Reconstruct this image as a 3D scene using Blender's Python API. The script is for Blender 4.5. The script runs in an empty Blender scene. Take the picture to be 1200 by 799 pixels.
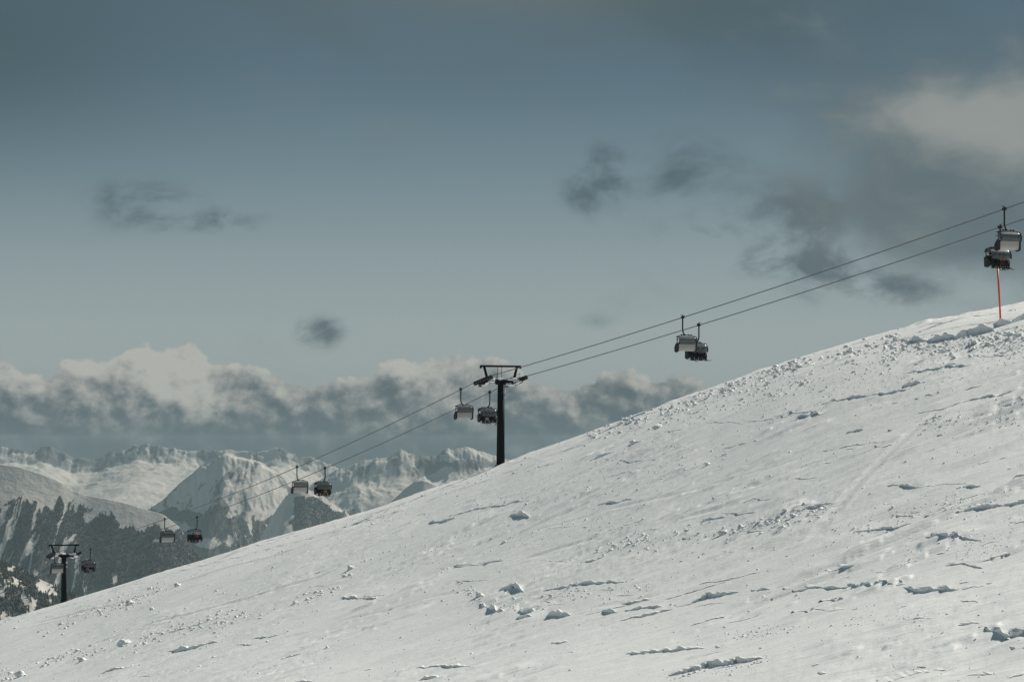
import bpy, math, random
import numpy as np
from mathutils import Vector, Matrix
random.seed(7); RNG = np.random.default_rng(11)
sc = bpy.context.scene
COL = sc.collection

# ------------------------------------------------------------------ camera
F = 3403.0                       # focal length in photo pixels (photo is 1200 wide)
HOR = 520.0                      # photo row of the true horizon
cam_d = bpy.data.cameras.new('camera'); cam = bpy.data.objects.new('camera', cam_d); COL.objects.link(cam)
cam.location = (0, 0, 0); cam.rotation_euler = (math.radians(90), 0, 0)
cam_d.sensor_width = 36.0; cam_d.lens = 36.0 * F / 1200.0
cam_d.shift_y = (HOR - 399.5) / 1200.0
cam_d.clip_start = 0.5; cam_d.clip_end = 90000.0
sc.camera = cam

# ------------------------------------------------------------------ sun
SUN = Vector((0.56, 0.54, 0.63)).normalized()      # direction towards the sun: right, beyond the hill
sun_d = bpy.data.lights.new('sun', 'SUN'); sun = bpy.data.objects.new('sun', sun_d); COL.objects.link(sun)
sun_d.energy = 4.9; sun_d.angle = math.radians(0.6); sun_d.color = (1.0, 0.93, 0.83)
sun.rotation_euler = (-SUN).to_track_quat('-Z', 'Y').to_euler()
sun.location = (200, 100, 180)

# ------------------------------------------------------------------ exposure
sc.render.engine = 'CYCLES'
vs_ = sc.view_settings
sc.display_settings.display_device = 'sRGB'
vs_.view_transform = 'Standard'; vs_.look = 'None'; vs_.exposure = 0.0; vs_.gamma = 1.0
vs_.use_curve_mapping = False
sc.cycles.use_denoising = True
sc.cycles.max_bounces = 6; sc.cycles.diffuse_bounces = 2; sc.cycles.volume_bounces = 0
sc.cycles.transparent_max_bounces = 12

# ------------------------------------------------------------------ node helper
class NB:
    def __init__(s, tree): s.t = tree; s.n = tree.nodes; s.l = tree.links
    def new(s, typ, **kw):
        n = s.n.new(typ)
        for k, v in kw.items(): setattr(n, k, v)
        return n
    def put(s, sock, v):
        if v is None: return
        if isinstance(v, bpy.types.NodeSocket): s.l.new(v, sock)
        elif isinstance(v, (tuple, list)) and len(v) == 3 and sock.type == 'RGBA': sock.default_value = (*v, 1)
        else: sock.default_value = v
    def m(s, op, a, b=None, c=None, clamp=False):
        n = s.new('ShaderNodeMath', operation=op, use_clamp=clamp)
        s.put(n.inputs[0], a); s.put(n.inputs[1], b); s.put(n.inputs[2], c)
        return n.outputs[0]
    def noise(s, vec, scale, detail=4, rough=.5, dist=0., lac=2.0):
        n = s.new('ShaderNodeTexNoise'); s.put(n.inputs['Vector'], vec)
        n.inputs['Scale'].default_value = scale; n.inputs['Detail'].default_value = detail
        n.inputs['Roughness'].default_value = rough; n.inputs['Distortion'].default_value = dist
        n.inputs['Lacunarity'].default_value = lac
        return n.outputs['Fac']
    def sstep(s, v, a, b):
        n = s.new('ShaderNodeMapRange', interpolation_type='SMOOTHSTEP')
        s.put(n.inputs[0], v); s.put(n.inputs[1], a); s.put(n.inputs[2], b)
        return n.outputs[0]
    def mix(s, f, a, b):
        n = s.new('ShaderNodeMix', data_type='RGBA'); s.put(n.inputs[0], f); s.put(n.inputs[6], a); s.put(n.inputs[7], b)
        return n.outputs[2]
    def vec(s, x, y, z):
        n = s.new('ShaderNodeCombineXYZ'); s.put(n.inputs[0], x); s.put(n.inputs[1], y); s.put(n.inputs[2], z)
        return n.outputs[0]
    def vadd(s, a, b):
        n = s.new('ShaderNodeVectorMath', operation='ADD'); s.put(n.inputs[0], a); s.put(n.inputs[1], b)
        return n.outputs[0]

def lin(r, g, b):
    f = lambda c: (c / 255 / 12.92) if c <= 10 else ((c / 255 + .055) / 1.055) ** 2.4
    return (f(r), f(g), f(b))

# ------------------------------------------------------------------ world: sky with clouds
SKY_STR = 0.10
w = bpy.data.worlds.new('World'); sc.world = w; w.use_nodes = True
b = NB(w.node_tree); b.n.clear()
out = b.new('ShaderNodeOutputWorld'); bg = b.new('ShaderNodeBackground'); bg.inputs[1].default_value = SKY_STR
b.l.new(bg.outputs[0], out.inputs[0])
sky = b.new('ShaderNodeTexSky', sky_type='NISHITA')
sky.sun_disc = False
sky.sun_elevation = math.asin(SUN.z); sky.sun_rotation = math.atan2(SUN.x, SUN.y)
sky.altitude = 2200; sky.air_density = 1.0; sky.dust_density = 1.2; sky.ozone_density = 1.0
tc = b.new('ShaderNodeTexCoord'); sep = b.new('ShaderNodeSeparateXYZ'); b.l.new(tc.outputs['Generated'], sep.inputs[0])
dx, dy, dz = sep.outputs
az = b.m('ARCTAN2', dx, dy); el = b.m('ARCSINE', dz)
def AZ(x): return (x - 600) / F
def EL(y): return (HOR - y) / F
def cl(r, g, bl): return tuple(c / SKY_STR for c in lin(r, g, bl))
q = b.vec(az, el, 0.0)
# clear sky: physical sky, muted, with the blue deepening upwards
hsv = b.new('ShaderNodeHueSaturation'); hsv.inputs['Saturation'].default_value = 0.40; hsv.inputs['Value'].default_value = 0.6
b.l.new(sky.outputs[0], hsv.inputs['Color'])
ramp = b.new('ShaderNodeValToRGB'); b.put(ramp.inputs[0], b.m('MULTIPLY_ADD', el, 3.0, 0.05, clamp=True))
e = ramp.color_ramp.elements
def rp(y): return EL(y) * 3 + .05
_st = [(-330, (62, 90, 106)), (-120, (65, 92, 107)), (0, (70, 97, 110)), (90, (79, 106, 120)), (200, (105, 129, 138)), (300, (134, 151, 155)), (400, (152, 164, 164)), (520, (138, 148, 149)), (570, (136, 146, 147))]
_yy = np.arange(-330, 571, 10.); _kk = np.exp(-np.linspace(-2, 2, 11) ** 2); _kk /= _kk.sum()
_cc = [np.convolve(np.pad(np.interp(_yy, [p[0] for p in _st], [cl(*p[1])[k] for p in _st]), 5, mode='edge'), _kk, 'valid') for k in range(3)]
_ys2 = np.linspace(536, -330, 24)
def _c4(y): return (*[float(np.interp(y, _yy, _cc[k])) for k in range(3)], 1)
e[0].position = max(0., rp(_ys2[0])); e[0].color = _c4(_ys2[0]); e[1].position = 1.0; e[1].color = _c4(EL(0) * 0 - 330)
for y in _ys2[1:]:
    if rp(y) < .995: k = e.new(rp(y)); k.color = _c4(y)
clear = b.mix(0.90, hsv.outputs[0], ramp.outputs[0])
col = clear
def blob(x, y, rx, ry):
    a = b.m('DIVIDE', b.m('SUBTRACT', az, AZ(x)), rx / F); c = b.m('DIVIDE', b.m('SUBTRACT', el, EL(y)), ry / F)
    return b.m('EXPONENT', b.m('MULTIPLY', b.m('ADD', b.m('MULTIPLY', a, a), b.m('MULTIPLY', c, c)), -1.0))
def addall(L):
    r = L[0]
    for k in L[1:]: r = b.m('ADD', r, k)
    return r
# high grey veil
nv = b.noise(b.vec(b.m('MULTIPLY', az, 1.0), b.m('MULTIPLY', el, 2.2), 3.1), 7.0, 3, .5, .3)
veil = b.m('MULTIPLY', b.sstep(el, EL(170), EL(-40)), b.sstep(nv, .38, .68))
veil = b.m('MAXIMUM', veil, b.m('MULTIPLY', blob(-60, 60, 260, 120), .9))
col = b.mix(b.m('MULTIPLY', veil, .8), col, cl(72, 91, 96))
hiv = b.m('MULTIPLY', blob(560, -30, 240, 75), b.sstep(nv, .25, .6))
col = b.mix(b.m('MULTIPLY', hiv, .75), col, cl(108, 119, 119))
# soft clouds, given by where they stand in the sky (azimuth, elevation), broken up by noise
warp = b.noise(b.vadd(q, (.3, .1, 4.0)), 22, 3, .5)
qa = b.vec(b.m('ADD', b.m('MULTIPLY', az, .8), b.m('MULTIPLY', warp, .012)), b.m('ADD', b.m('MULTIPLY', el, 1.25), b.m('MULTIPLY', warp, .006)), 0.0)
nA = b.noise(qa, 40, 8, .60, .25)
nB = b.noise(b.vadd(qa, (.004, .006, .7)), 17, 8, .60, .3)
# dark wisps: soft smudges torn by noise
def wisp(x, y, rx, ry, k): return b.m('MULTIPLY', blob(x, y, rx, ry), k)
wis = addall([wisp(172, 242, 62, 28, 1.35), wisp(262, 262, 60, 14, .75), wisp(376, 388, 24, 18, 2.1), wisp(690, 222, 36, 36, .95), wisp(712, 195, 26, 30, .6), wisp(805, 188, 70, 36, .6), wisp(780, 215, 40, 20, .5),
              wisp(830, 275, 66, 28, .8), wisp(945, 255, 90, 46, .9), wisp(960, 318, 70, 26, .75), wisp(1035, 345, 80, 24, .8), wisp(885, 315, 40, 12, .5), wisp(698, 378, 26, 12, .45)])
wa = b.sstep(b.m('ADD', b.m('MULTIPLY', wis, .62), b.m('MULTIPLY', b.m('SUBTRACT', nA, .5), b.m('MULTIPLY', b.m('MINIMUM', wis, 1.0), 4.2))), .05, .95)
col = b.mix(b.m('MULTIPLY', wa, .85), col, cl(84, 101, 108))
# big grey cloud on the right and the pale part of it
big = addall([blob(1150, 150, 180, 80), blob(1090, 250, 130, 62), blob(1210, 250, 170, 75), blob(1350, 200, 260, 140), b.m('MULTIPLY', blob(950, 130, 120, 40), .4)])
ba = b.sstep(b.m('ADD', big, b.m('ADD', b.m('MULTIPLY', b.m('SUBTRACT', nB, .5), 1.6), b.m('MULTIPLY', b.m('SUBTRACT', nA, .5), 1.2))), .12, 1.30)
lit = b.m('ADD', addall([wisp(1105, 135, 80, 36, .9), wisp(1190, 150, 110, 50, .9), blob(1330, 130, 150, 60)]), b.m('ADD', b.m('MULTIPLY', b.m('SUBTRACT', nA, .5), 2.2), b.m('MULTIPLY', b.m('SUBTRACT', nB, .5), 1.0)))
bigc = b.mix(b.sstep(lit, -.40, 1.55), cl(92, 107, 112), cl(150, 154, 150))
col = b.mix(b.m('MULTIPLY', ba, .86), col, bigc)
# cumulus bank standing over the far mountains
fc = b.new('ShaderNodeFloatCurve'); cv = fc.mapping.curves[0]
tops = [(-80, 428), (0, 424), (60, 432), (100, 424), (150, 413), (200, 399), (238, 412), (268, 432), (330, 440), (420, 448), (448, 434),
        (490, 421), (560, 417), (600, 428), (640, 446), (700, 444), (780, 437), (818, 446), (850, 462), (900, 490), (1280, 478)]
def fx(x): return (x + 80) / 1360.0
pts = [(fx(x), (520 - y) / 140.0) for x, y in tops]
cv.points[0].location = pts[0]; cv.points[1].location = pts[-1]
for p in pts[1:-1]: cv.points.new(*p)
fc.mapping.update()
b.put(fc.inputs['Value'], b.m('DIVIDE', b.m('SUBTRACT', az, AZ(-80)), 1360.0 / F, clamp=True))
top = b.m('MULTIPLY', fc.outputs[0], 140.0 / F)
top = b.m('ADD', top, b.m('MULTIPLY', b.m('SUBTRACT', b.noise(b.vec(az, 0.0, 5.0), 4.0, 1), .5), b.m('MULTIPLY', b.sstep(b.m('ABSOLUTE', az), .2, .5), .03)))
qb = b.vec(b.m('MULTIPLY', az, .85), el, 0.0)
n1 = b.noise(qb, 66, 10, .60, .1)
n1s = b.noise(b.vadd(qb, (.0022, .0030, 0.0)), 66, 10, .60, .1)
n2 = b.noise(b.vadd(qb, (0, 0, 2.0)), 24, 6, .55, .1)
h = b.m('SUBTRACT', b.m('ADD', top, b.m('MULTIPLY', b.m('SUBTRACT', n1, .5), .026)), el)
bank = b.sstep(h, -.0004, .0016)
core = addall([blob(200, 425, 66, 26), b.m('MULTIPLY', blob(215, 462, 62, 22), .85), b.m('MULTIPLY', blob(105, 432, 40, 14), .6), b.m('MULTIPLY', blob(20, 445, 60, 16), .55),
               b.m('MULTIPLY', blob(510, 432, 75, 18), .6), b.m('MULTIPLY', blob(560, 480, 40, 12), .25)])
rim = b.m('MULTIPLY', b.sstep(h, .0055, .0006), .16)
bill = b.m('MULTIPLY', b.m('SUBTRACT', n1, n1s), 2.2)
lum = addall([b.m('MULTIPLY', core, .50), b.m('MULTIPLY', b.m('SUBTRACT', n2, .5), .34), b.m('MULTIPLY', b.m('SUBTRACT', n1, .5), .20), bill, rim, b.m('MULTIPLY', b.sstep(el, EL(508), EL(432)), .26), .06])
lum = b.m('MULTIPLY', lum, b.m('MULTIPLY_ADD', b.sstep(el, EL(545), EL(478)), .52, .48))
bc = b.mix(b.sstep(lum, -.10, .86), b.mix(b.sstep(el, EL(530), EL(490)), cl(66, 78, 82), cl(94, 108, 113)), cl(176, 178, 172))
base_fade = b.sstep(el, EL(556), EL(532))
bc = b.mix(base_fade, cl(92, 102, 104), bc)
col = b.mix(bank, col, bc)
b.l.new(col, bg.inputs[0])

# ------------------------------------------------------------------ numpy noise
_P = np.random.default_rng(5).permutation(256); _P = np.concatenate([_P, _P])
_G = np.stack([np.cos(np.arange(256) * 2 * np.pi / 256 * 1.0), np.sin(np.arange(256) * 2 * np.pi / 256)], 1)
def perlin(x, y):
    x = np.asarray(x, float); y = np.asarray(y, float)
    xi = np.floor(x).astype(int); yi = np.floor(y).astype(int); fx_ = x - xi; fy = y - yi
    u = fx_ ** 3 * (fx_ * (fx_ * 6 - 15) + 10); v = fy ** 3 * (fy * (fy * 6 - 15) + 10)
    def g(ix, iy, ax, ay):
        k = _P[(_P[ix & 255] + iy) & 255]; return _G[k, 0] * ax + _G[k, 1] * ay
    a = g(xi, yi, fx_, fy); c = g(xi + 1, yi, fx_ - 1, fy); d = g(xi, yi + 1, fx_, fy - 1); e_ = g(xi + 1, yi + 1, fx_ - 1, fy - 1)
    return (a + u * (c - a)) + v * ((d + u * (e_ - d)) - (a + u * (c - a)))
def fbm(x, y, oct=4, gain=.5, seed=0.):
    r = 0; a = 1.; f = 1.
    for i in range(oct):
        r = r + a * perlin(x * f + seed + i * 17.3, y * f - seed * 1.7 + i * 9.1); a *= gain; f *= 2.03
    return r
def ridged(x, y, oct=5, gain=.5, seed=0.):
    r = 0; a = 1.; f = 1.
    for i in range(oct):
        r = r + a * (1 - 2 * np.abs(perlin(x * f + seed + i * 13.7, y * f + seed * .6 + i * 5.9))); a *= gain; f *= 2.07
    return r

# ------------------------------------------------------------------ object helpers
def tag(o, label=None, cat=None, group=None, kind=None):
    if label: o['label'] = label
    if cat: o['category'] = cat
    if group: o['group'] = group
    if kind: o['kind'] = kind
    return o
def link(name, mesh, mat=None, parent=None):
    if mat is not None and not mesh.materials: mesh.materials.append(mat)
    o = bpy.data.objects.new(name, mesh); COL.objects.link(o)
    if parent: o.parent = parent
    return o
def empty(name, loc=(0, 0, 0), rz=0.):
    o = bpy.data.objects.new(name, None); COL.objects.link(o); o.location = loc; o.rotation_euler = (0, 0, rz)
    o.empty_display_size = .3
    return o
def np_mesh(name, V, Fq, smooth=True, attrs=None):
    me = bpy.data.meshes.new(name); V = np.asarray(V, np.float32); Fq = np.asarray(Fq, np.int32)
    nf, k = Fq.shape
    me.vertices.add(len(V)); me.vertices.foreach_set('co', V.ravel())
    me.loops.add(nf * k); me.loops.foreach_set('vertex_index', Fq.ravel())
    me.polygons.add(nf); me.polygons.foreach_set('loop_start', np.arange(0, nf * k, k, dtype=np.int32))
    me.polygons.foreach_set('loop_total', np.full(nf, k, np.int32))
    if smooth: me.polygons.foreach_set('use_smooth', np.ones(nf, bool))
    for nme, arr in (attrs or {}).items():
        at = me.attributes.new(nme, 'FLOAT', 'POINT'); at.data.foreach_set('value', np.asarray(arr, np.float32).ravel())
    me.update(calc_edges=True); me.validate()
    return me
def grid_faces(nr, nc):
    i = np.arange(nr * nc).reshape(nr, nc)
    return np.stack([i[:-1, :-1], i[:-1, 1:], i[1:, 1:], i[1:, :-1]], -1).reshape(-1, 4)

class MB:
    """collects simple shapes into one mesh"""
    def __init__(s): s.v = []; s.f = []
    def add(s, V, Fs):
        o = len(s.v); s.v += [tuple(p) for p in V]; s.f += [tuple(i + o for i in f) for f in Fs]; return s
    def box(s, c, d, rot=None, bev=0.0):
        hx, hy, hz = d[0] / 2, d[1] / 2, d[2] / 2
        if bev <= 0:
            V = [Vector((x, y, z)) for x in (-hx, hx) for y in (-hy, hy) for z in (-hz, hz)]
            Fs = [(0, 1, 3, 2), (4, 6, 7, 5), (0, 4, 5, 1), (2, 3, 7, 6), (0, 2, 6, 4), (1, 5, 7, 3)]
        else:
            bv = min(bev, hx * .9, hy * .9, hz * .9); V = []; ix = {}
            for sx in (-1, 1):
                for sy in (-1, 1):
                    for sz in (-1, 1):
                        for a in range(3):
                            p = [sx * (hx - bv), sy * (hy - bv), sz * (hz - bv)]; p[a] = (sx * hx, sy * hy, sz * hz)[a]
                            ix[(sx, sy, sz, a)] = len(V); V.append(Vector(p))
            Fs = []
            for a in range(3):
                o1, o2 = (a + 1) % 3, (a + 2) % 3
                for sg in (-1, 1):
                    L = []
                    for (p, q_) in ((-1, -1), (1, -1), (1, 1), (-1, 1)):
                        k = [0, 0, 0]; k[a] = sg; k[o1] = p; k[o2] = q_; L.append(ix[(*k, a)])
                    Fs.append(tuple(L if sg > 0 else L[::-1]))
                for p in (-1, 1):
                    for q_ in (-1, 1):
                        k0 = [0, 0, 0]; k0[a] = -1; k0[o1] = p; k0[o2] = q_; k1 = list(k0); k1[a] = 1
                        Fs.append((ix[(*k0, o1)], ix[(*k1, o1)], ix[(*k1, o2)], ix[(*k0, o2)]))
            for sx in (-1, 1):
                for sy in (-1, 1):
                    for sz in (-1, 1): Fs.append(tuple(ix[(sx, sy, sz, a)] for a in range(3)))
        if rot is not None: V = [rot @ p for p in V]
        return s.add([p + Vector(c) for p in V], Fs)
    def tube(s, pts, r, n=8, cap=True):
        pts = [Vector(p) for p in pts]; rs = r if isinstance(r, (list, tuple)) else [r] * len(pts)
        V = []; Fs = []; up = None
        for i, p in enumerate(pts):
            t = (pts[min(i + 1, len(pts) - 1)] - pts[max(i - 1, 0)]).normalized()
            if up is None: up = Vector((0, 0, 1)) if abs(t.z) < .9 else Vector((1, 0, 0))
            a = t.cross(up).normalized(); c = a.cross(t).normalized(); up = c
            for k in range(n):
                an = 2 * math.pi * (k + .5) / n; V.append(p + (a * math.cos(an) + c * math.sin(an)) * rs[i])
        for i in range(len(pts) - 1):
            for k in range(n): Fs.append((i * n + k, i * n + (k + 1) % n, (i + 1) * n + (k + 1) % n, (i + 1) * n + k))
        if cap:
            Fs.append(tuple(range(n - 1, -1, -1))); m_ = (len(pts) - 1) * n; Fs.append(tuple(m_ + k for k in range(n)))
        return s.add(V, Fs)
    def sweep(s, prof, x0, x1, nx=1, bulge=0.0, close=False):
        """(y,z) profile swept along x; bulge pulls the ends in a little"""
        n = len(prof); V = []
        cy = sum(p[0] for p in prof) / n; cz = sum(p[1] for p in prof) / n
        for i in range(nx + 1):
            t = i / nx; k = 1 - bulge * abs(2 * t - 1) ** 3
            for (y, z) in prof: V.append((x0 + (x1 - x0) * t, cy + (y - cy) * k, cz + (z - cz) * k))
        Fs = []
        for i in range(nx):
            for j in range(n if close else n - 1):
                j2 = (j + 1) % n; Fs.append((i * n + j, (i + 1) * n + j, (i + 1) * n + j2, i * n + j2))
        if close:
            Fs.append(tuple(range(n))); Fs.append(tuple(nx * n + k for k in range(n - 1, -1, -1)))
        return s.add(V, Fs)
    def mesh(s, name, smooth=False):
        me = bpy.data.meshes.new(name); me.from_pydata([tuple(v) for v in s.v], [], s.f)
        if smooth: me.polygons.foreach_set('use_smooth', [True] * len(me.polygons))
        import bmesh
        bm = bmesh.new(); bm.from_mesh(me); bmesh.ops.recalc_face_normals(bm, faces=bm.faces); bm.to_mesh(me); bm.free()
        me.update(); return me
    def build(s, name, mat, parent=None, smooth=False): return link(name, s.mesh(name, smooth), mat, parent)

def mat_simple(name, color, rough=.5, metal=0., spec=.5, var=0., bump=0., bscale=30.):
    m = bpy.data.materials.new(name); m.use_nodes = True; nb = NB(m.node_tree); p = m.node_tree.nodes['Principled BSDF']
    p.inputs['Roughness'].default_value = rough; p.inputs['Metallic'].default_value = metal; p.inputs['Specular IOR Level'].default_value = spec
    t = nb.new('ShaderNodeTexCoord')
    n = nb.noise(t.outputs['Object'], bscale * .12, 5, .6)
    c = nb.mix(n, tuple(k * (1 - var) for k in color), tuple(min(1, k * (1 + var)) for k in color)); nb.l.new(c, p.inputs['Base Color'])
    if bump:
        bn = nb.new('ShaderNodeBump'); bn.inputs['Strength'].default_value = bump; bn.inputs['Distance'].default_value = .02
        nb.l.new(nb.noise(t.outputs['Object'], bscale, 4, .6), bn.inputs['Height']); nb.l.new(bn.outputs[0], p.inputs['Normal'])
    return m

# ------------------------------------------------------------------ snow material
def mat_snow():
    m = bpy.data.materials.new('snow'); m.use_nodes = True; nb = NB(m.node_tree); p = m.node_tree.nodes['Principled BSDF']
    g = nb.new('ShaderNodeNewGeometry'); P = g.outputs['Position']
    p.inputs['Roughness'].default_value = .62; p.inputs['Specular IOR Level'].default_value = .25
    n = nb.noise(P, .22, 5, .6)
    nb.l.new(nb.mix(n, (.84, .86, .86), (.90, .91, .90)), p.inputs['Base Color'])
    mp = nb.new('ShaderNodeMapping'); nb.l.new(P, mp.inputs[0]); mp.inputs['Rotation'].default_value = (0, 0, .18); mp.inputs['Scale'].default_value = (.45, 1.5, 1)
    h1 = nb.noise(mp.outputs[0], 1.4, 6, .62, .4)
    h2 = nb.noise(P, 6.0, 3, .6)
    hh = nb.m('ADD', nb.m('MULTIPLY', h1, .34), nb.m('MULTIPLY', h2, .05))
    bn = nb.new('ShaderNodeBump'); bn.inputs['Strength'].default_value = .30; bn.inputs['Distance'].default_value = 1.0
    nb.l.new(hh, bn.inputs['Height']); nb.l.new(bn.outputs[0], p.inputs['Normal'])
    return m
M_SNOW = mat_snow()

# ------------------------------------------------------------------ lift line geometry (plan)
LD = Vector((-.442, .897)).normalized()        # down-hill along the lift
LP = Vector((LD.y, -LD.x))                     # across it, to the right/far rope
T1 = Vector((-1.53, 390.05)); HG = 2.6
def line_pt(s, side): p = T1 + LD * s + LP * (HG * side); return p
def rope_z(s):
    if s <= 0: return 8.8 - .1035 * s + 1.40e-4 * s * s
    if s <= 193.2: return 8.8 - .2031 * s + 2.47e-4 * s * s
    z2 = 8.8 - .2031 * 193.2 + 2.47e-4 * 193.2 ** 2; t = s - 193.2
    return z2 - .25 * t + 3e-4 * t * t

# ------------------------------------------------------------------ the snow slope
SIL = [(-900, 1010), (-300, 822), (-100, 760), (0, 728), (75, 707), (200, 668), (300, 638), (400, 608), (500, 576), (587, 546), (640, 526), (700, 504), (760, 482),
       (830, 458), (920, 426), (1000, 401), (1100, 375), (1200, 355), (1300, 338), (1500, 318), (2600, 280)]
_xs = np.linspace(-900, 2600, 3501); _ys = np.interp(_xs, [p[0] for p in SIL], [p[1] for p in SIL])
_k = np.exp(-np.linspace(-2.5, 2.5, 81) ** 2); _k /= _k.sum(); _ys = np.convolve(np.pad(_ys, 40, mode='edge'), _k, 'valid')
VB = -.092
def prof(u):
    u = np.asarray(u, float)
    vs = (HOR - np.interp(u * F + 600, _xs, _ys)) / F
    uc = np.clip(u, -.215, .24)
    s = (T1.x - T1.y * uc) / (-LD.x + LD.y * uc); yc = T1.y + LD.y * s
    yb = 1 / (.00735 + .0213 * np.clip(u, -.19, .19))
    return vs, yc, yb
def base_h(X, Y):
    u = X / np.maximum(Y, 40.); vs, yc, yb = prof(u); s = (Y - yb) / (yc - yb)
    v = vs - np.maximum(vs - VB, .012) * (1 - s) ** 2
    return v * np.maximum(Y, 0) - 1.7 * np.exp(-(np.maximum(Y, 0) / 30.) ** 2)
def hit(px, py):
    """plan position where the photo pixel meets the slope"""
    px = np.asarray(px, float); py = np.asarray(py, float)
    u = (px - 600) / F; v = (HOR - py) / F; vs, yc, yb = prof(u)
    t = np.clip((vs - v) / np.maximum(vs - VB, .012), 0.0004, None); s = 1 - np.sqrt(t); Y = yb + s * (yc - yb)
    return u * Y, Y
TRACKS = [  # old ski tracks (photo polylines) : half width m, depth m
    ([(945, 640), (975, 600), (1030, 540), (1100, 480), (1150, 452)], .40, .04), ([(700, 655), (790, 612), (870, 588)], .5, .10),
    ([(740, 640), (830, 590), (930, 550), (1010, 527)], .4, .06), ([(560, 640), (700, 600), (820, 572), (1000, 520)], .35, .05),
    ([(1000, 799), (1080, 770), (1200, 715)], .35, .06), ([(820, 799), (960, 762), (1100, 728), (1200, 690)], .35, .05),
    ([(600, 660), (660, 640), (700, 628)], .5, .09), ([(20, 735), (120, 712), (260, 668), (400, 628)], .8, .10),
    ([(60, 770), (190, 728), (330, 690), (420, 660)], .7, .09), ([(470, 770), (640, 725), (800, 690)], .3, .05),
    ([(1060, 540), (1130, 512), (1200, 492)], .4, .06), ([(300, 760), (430, 722), (600, 676)], .35, .05)]
def tracks_h(X, Y):
    r = np.zeros_like(X)
    for (pl, wd, dp) in TRACKS:
        xs = [p[0] for p in pl]; ys = [p[1] for p in pl]; t = np.linspace(0, 1, 40); tt = np.linspace(0, 1, len(pl))
        hx, hy = hit(np.interp(t, tt, xs) + 7 * perlin(t * 6 + wd * 31, t * 0 + dp * 97), np.interp(t, tt, ys))
        best = np.full(X.shape, 1e9); end = np.zeros_like(X)
        x0, x1, y0, y1 = hx.min() - 6, hx.max() + 6, hy.min() - 6, hy.max() + 6
        msk = (X > x0) & (X < x1) & (Y > y0) & (Y < y1)
        if not msk.any(): continue
        Xm = X[msk]; Ym = Y[msk]; bm_ = np.full(Xm.shape, 1e9); em = np.zeros(Xm.shape)
        for i in range(39):
            ax, ay, bx, by = hx[i], hy[i], hx[i + 1], hy[i + 1]; L = (bx - ax) ** 2 + (by - ay) ** 2 + 1e-9
            f = np.clip(((Xm - ax) * (bx - ax) + (Ym - ay) * (by - ay)) / L, 0, 1)
            d = np.hypot(Xm - ax - f * (bx - ax), Ym - ay - f * (by - ay)); k = d < bm_
            bm_[k] = d[k]; em[k] = (i + f[k]) / 39
        fade = np.clip(np.minimum(em, 1 - em) * 6, 0, 1)
        g = bm_ / wd
        r[msk] += fade * dp * (-np.exp(-g ** 2) + .55 * np.exp(-((g - 1.7) / .55) ** 2))
    return r
def sm_(a, b_, x): t = np.clip((x - a) / (b_ - a), 0, 1); return t * t * (3 - 2 * t)
def slope_h(X, Y, tracks=True):
    X = np.asarray(X, float); Y = np.asarray(Y, float)
    z = base_h(X, Y)
    ca, sa = math.cos(.22), math.sin(.22); a = X * ca + Y * sa; c = -X * sa + Y * ca     # a: along the wind streaks
    wx = 2.5 * perlin(X / 23 + 4, Y / 31)
    z = z + .32 * fbm(X / 34, Y / 55, 3, .5, 3.) + .10 * fbm(X / 9, Y / 15, 3, .5, 8.)
    rough = np.clip(.45 + 1.2 * fbm(X / 22, Y / 40, 2, .5, 21.), .12, 1.2)
    w2 = perlin(X / 7 + 9, Y / 9)
    z = z + .14 * fbm(a / 30 + wx * .05, c / 5.0, 3, .5, 51.)
    z = z + rough * (.095 * ridged(a / 12 + wx * .1, c / 3.0, 3, .52, 12.) + .066 * fbm(a / 2.8, c / 1.1, 3, .6, 31.) + np.clip(Y / 300, .3, 1) * .050 * fbm(X / .5, Y / .9, 3, .62, 41.))
    # wind crust: low broken plates with a cut edge
    f1 = fbm(a / 16 + .35 * w2, c / 5.0 + .25 * w2, 3, .5, 71.); f2 = fbm(a / 9 + .3 * w2, c / 3.2, 3, .5, 83.); kk = .65 + .35 * (X / np.maximum(Y, 40.)) / .18
    gate = sm_(-.12, .20, fbm(X / 14, Y / 40, 3, .55, 93.))
    z = z + np.clip(kk, .25, 1.) * gate * (.19 * sm_(.27, .33, f1) + .15 * sm_(.24, .30, f2) - .14 * sm_(.30, .36, -f1))
    if tracks: z = z + tracks_h(X, Y)
    return z
us = np.concatenate([np.linspace(-.75, -.27, 20)[:-1], np.linspace(-.27, -.182, 66)[:-1], np.linspace(-.182, .182, 780), np.linspace(.182, .27, 66)[1:], np.linspace(.27, .75, 20)[1:]])
ys_ = [-80., -40., -15., 0., 8., 16.]
y = 24.
while y < 66: ys_.append(y); y += 4
while y < 660: ys_.append(y); y += .44 + .0012 * (y - 66)
while y < 1500: ys_.append(y); y += 10 + .03 * (y - 660)
ys_ = np.array(ys_)
UU, YY = np.meshgrid(us, ys_); XX = UU * np.maximum(YY, 40.)
ZZ = slope_h(XX, YY)
slope = link('snow_slope', np_mesh('snow_slope', np.stack([XX, YY, ZZ], -1).reshape(-1, 3), grid_faces(len(ys_), len(us))[:, ::1]), M_SNOW)
tag(slope, 'wind-scoured white snow slope rising to the right', kind='structure')
def gz(X, Y): return slope_h(np.atleast_1d(X), np.atleast_1d(Y))

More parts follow.
